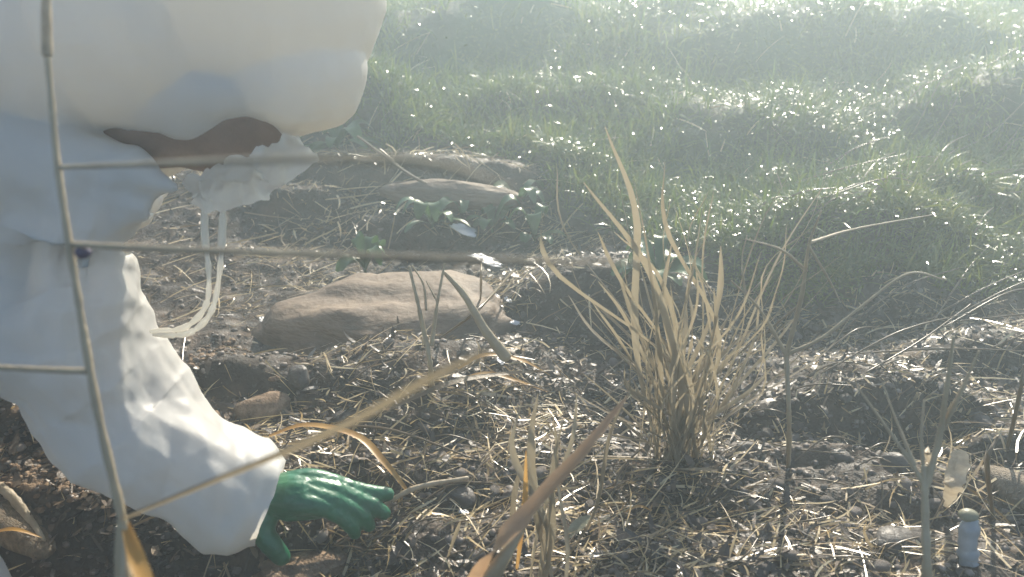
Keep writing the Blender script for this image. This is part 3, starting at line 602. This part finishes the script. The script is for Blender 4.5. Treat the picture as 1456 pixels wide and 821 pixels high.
# a scatter of longer straws one can count around the glove and the tussock
for i in range(110):
    px, py = RNG.uniform(430, 1440), RNG.uniform(520, 815); a = G(px, py)
    if in_stone(a[0], a[1]): continue
    L = RNG.uniform(.04, .13); h = RNG.normal(.3, .6); dv = np.array([math.cos(h), math.sin(h), 0]) * L
    p2 = a + dv * .5 + np.array([RNG.normal(0, .004), RNG.normal(0, .004), 0]); p2[2] = hz(p2[0], p2[1]) + RNG.uniform(.006, .02); p3 = a + dv; p3[2] = hz(p3[0], p3[1]) + RNG.uniform(.002, .02)
    stick('straw_piece', [a + [0, 0, .004], p2, p3], [.0008, .0014, .0008], 'single shiny dry straw lying on the litter in front', M['straw'], 'straw', 'single straws lying in the foreground', 6)

# ------------------------------------------------------------------ leaves
def leafobj(name, pts, w, label, m, cat='leaf', **k):
    q = put(name, blade(pts, w, 22, **k), m, None, np.array(pts[0])); return tag(q, label, cat)
leafobj('golden_leaf', [G(385, 636) + [0, 0, .02], G(440, 632) + [0, 0, .035], G(510, 648) + [0, 0, .035], G(548, 676) + [0, 0, .022], G(578, 700) + [0, 0, .004]], .0135, 'golden orange blade arching over the soil just above the glove', M['orange'], peak=.5, tipw=.4, basew=.5)
for i, (pts, lab) in enumerate([([(652, 540, .02), (690, 532, .035), (740, 538, .035), (782, 552, .025)], 'topmost golden dry leaf below the white glints'),
                                ([(640, 556, .012), (690, 548, .02), (730, 556, .02), (778, 566, .012)], 'golden dry leaf lying second in the small pile below the white glints'),
                                ([(560, 596, .02), (640, 574, .035), (710, 560, .035), (786, 548, .03)], 'long dull orange leaf lying lowest across the small golden pile'),
                                ([(660, 562, .006), (700, 572, .012), (735, 574, .01)], 'short tan leaf tucked under the golden pile')]):
    leafobj('dry_leaf', [G(a, b) + [0, 0, c] for a, b, c in pts], (.012, .013, .015, .010)[i], lab, (M['orange'], M['orange'], M['reed'], M['deadleaf'])[i], tipw=.2, fold=.3)
cl = G(1345, 722)
leafobj('curled_leaf', [cl, P(1352, 700, 1.14), P(1358, 672, 1.14), P(1364, 640, 1.15)], .027, 'pale curled dead leaf standing upright right of the forked stalk', M['deadleaf'], fold=.22, peak=.8, basew=.25, tipw=.6, edge=.35, twist=.5)
leafobj('curled_leaf', [G(1322, 665), P(1318, 650, 1.16), P(1320, 634, 1.16)], .014, 'small pale scrap of leaf behind the forked stalk', M['deadleaf'], fold=.5)
leafobj('oval_leaf', [G(803, 772) + [0, 0, .004], G(822, 762) + [0, 0, .016], G(840, 750) + [0, 0, .020]], .020, 'grey green oval leaf lying at the bottom near the slanting reed leaf', M['greyleaf'], fold=.15, peak=.5, basew=.15)
leafobj('blunt_blade', [G(0, 800) + [0, 0, .05], G(35, 803) + [0, 0, .06], G(72, 806) + [0, 0, .05]], .008, 'thin tan blade in the bottom left corner', M['orange'], peak=.3)
for i, (a, b, lab) in enumerate([((735, 812), (748, 640), 'narrow orange blade standing left in the sparse tuft'), ((878, 735), (925, 742), 'small golden blade lying left of the tussock foot'), ((635, 800), (655, 740), 'short curved brown blade standing under the dark flat stone'),
                                 ((1290, 600), (1300, 585), 'small tan blade tip behind the forked stalk')]):
    p, q = G(*a), (G(*b) + [0, 0, .02] if i in (1, 3) else P(*b, .98 if i == 0 else 1.12)); leafobj('short_blade', [p, (p + q) / 2 + [0.004, 0, .012], q], .007, lab, M['orange'] if i < 2 else M['reed'])

# broad-leaved weeds in the damp hollow
def leafy(px, py, n, R, label):
    b0 = G(px, py); t = thing('leafy_weed', b0, label, 'leafy weed', 'low leafy weeds behind the boulder')
    put('stem', tube([b0, b0 + [0, 0, .03]], [.003, .002], 8), M['leaf'], t)
    for i in range(n):
        a = 6.283 * i / n + RNG.normal(0, .3); r = R * RNG.uniform(.5, 1.1); d = np.array([math.cos(a), math.sin(a), 0]); h = RNG.uniform(.02, .075)
        put('leaf', blade([b0 + [0, 0, .01], b0 + d * r * .4 + [0, 0, h], b0 + d * r * .75 + [0, 0, h * 1.1], b0 + d * r + [0, 0, h * .7]], RNG.uniform(.022, .04), 10, fold=.12, basew=.12, peak=.6, tipw=.25, twist=RNG.normal(0, .4)), M['leaf'], t)
for px, py, n, R, lab in [(615, 325, 11, .10, 'low dark green leafy weed left of the white scraps'), (665, 300, 10, .09, 'low green leafy weed behind the white scraps'), (735, 305, 11, .10, 'leafy green weed at the right end of the flat stone ledge'),
                          (760, 345, 9, .08, 'small leafy green weed right of the white scraps'), (520, 390, 8, .07, 'small flat green weed behind the left end of the boulder'), (700, 330, 8, .07, 'smallest green weed just above the white scraps'),
                          (480, 215, 14, .13, 'dense dark green weed beside the hood'), (935, 400, 12, .10, 'green weed half hidden behind the tussock tips')]: leafy(px, py, n, R, lab)

# ------------------------------------------------------------------ wet white scraps, stub, rotten wood
def scrap(px, py, w, d, label, tilt=0.0, seed=0, z=.012, rot=0.0):
    c = G(px, py); n = 14; V = []
    view = np.array([0, 0, CAM_H]) - c; view /= np.linalg.norm(view); nn = view + np.array(SUNV); nn /= np.linalg.norm(nn)
    nn = nn + np.array([tilt, 0, 0]); nn /= np.linalg.norm(nn); X_ = np.cross([0, 1, 0], nn); X_ /= np.linalg.norm(X_); Y_ = np.cross(nn, X_)
    X_, Y_ = X_ * math.cos(rot) + Y_ * math.sin(rot), Y_ * math.cos(rot) - X_ * math.sin(rot)
    for i in range(n + 1):
        for j in range(n + 1):
            u, v = i / n * 2 - 1, j / n * 2 - 1; e = 1 + .35 * float(fbm([math.atan2(v, u) * 1.3 + seed], [seed * 3.1], o=2)[0]); rr = max(abs(u), abs(v)); l = math.hypot(u, v) or 1; q = rr / l * e
            V.append(X_ * u * q * w + Y_ * v * q * d + nn * (.0022 * float(fbm([u * 2.2 + seed], [v * 2.2], o=2)[0])))
    V = np.array(V); F = [(i * (n + 1) + j, (i + 1) * (n + 1) + j, (i + 1) * (n + 1) + j + 1, i * (n + 1) + j + 1) for i in range(n) for j in range(n)]
    o = mesh_obj('film_scrap', V, F, M['scrap']); o.location = (c[0], c[1], c[2] + z); o.modifiers.new('film', 'SOLIDIFY').thickness = .0012; tag(o, label, 'plastic scrap')
for a in [(660, 350, .032, .024, 'larger shining white scrap among the leafy weeds', 0, 1, .045), (693, 390, .038, .019, 'shining white scrap just right of the boulder top', .0, 2, .035), (731, 466, .013, .007, 'small shining white flake left of the dark hollow', 0, 3),
          (712, 522, .007, .010, 'small white flake just above the golden leaves', .04, 4, .012, .6), (374, 462, .006, .010, 'small bright flake at the left foot of the boulder', .04, 5), (706, 428, .006, .010, 'narrow bright flake near the leaning twig top', 0, 6, .012, .5),
          (722, 434, .006, .010, 'second narrow bright flake right of the leaning twig', .02, 7, .012, .7), (660, 738, .006, .005, 'tiny shining bead in the litter below the pale twig', 0, 8)]: scrap(*a)
b0 = G(1380, 800); stub = thing('white_stub', b0, 'small translucent white upright stub with an olive cap at lower right', 'stub')
tt = b0[1] * CP + (CAM_H - b0[2]) * SP
put('stub_body', tube([b0 - [0, 0, .008], P(1376, 772, tt - .005), P(1380, 744, tt - .01)], [.0130, .0115, .0122], 18, wob=.25), M['glassy'], stub)
q = put('cap', ball(P(1377, 733, tt - .010), (.0130, .0110, .0075), 18, 10), M['greyleaf'], stub)
w0 = G(20, 760); wood = thing('rotten_wood', w0, 'grooved chunk of rotten wood in the crumbly soil at the left edge', 'wood chunk')
put('wood_block', tube([G(-40, 745) + [0, 0, .0], G(10, 750) + [0, 0, .012], G(58, 778) + [0, 0, .0]], [.040, .042, .020], 22, wob=.1, flat=.6), M['bark'], wood)
put('ridge', tube([G(2, 700) + [0, 0, .01], G(30, 735) + [0, 0, .025], G(66, 780) + [0, 0, .008]], [.006, .0075, .004], 10, wob=.2), M['deadleaf'], wood)

# ------------------------------------------------------------------ haze volume, added also for the milky veil of lens glare
import bmesh
bm = bmesh.new(); bmesh.ops.create_cube(bm, size=1.0); me = bpy.data.meshes.new('haze'); bm.to_mesh(me); bm.free()
hz_o = bpy.data.objects.new('haze', me); COL.objects.link(hz_o); hz_o.scale = (94, 110, 3.2); hz_o.location = (0, 10, 1.50 - 1.6)
vm = bpy.data.materials.new('haze'); vm.use_nodes = True; vn = vm.node_tree; vn.nodes.remove(vn.nodes['Principled BSDF'])
pv = vn.nodes.new('ShaderNodeVolumePrincipled'); pv.inputs['Color'].default_value = (.77, .91, .97, 1); pv.inputs['Density'].default_value = HAZE_DENSITY; pv.inputs['Anisotropy'].default_value = .62
vn.links.new(pv.outputs[0], vn.nodes['Material Output'].inputs['Volume']); me.materials.append(vm); tag(hz_o, kind='stuff')
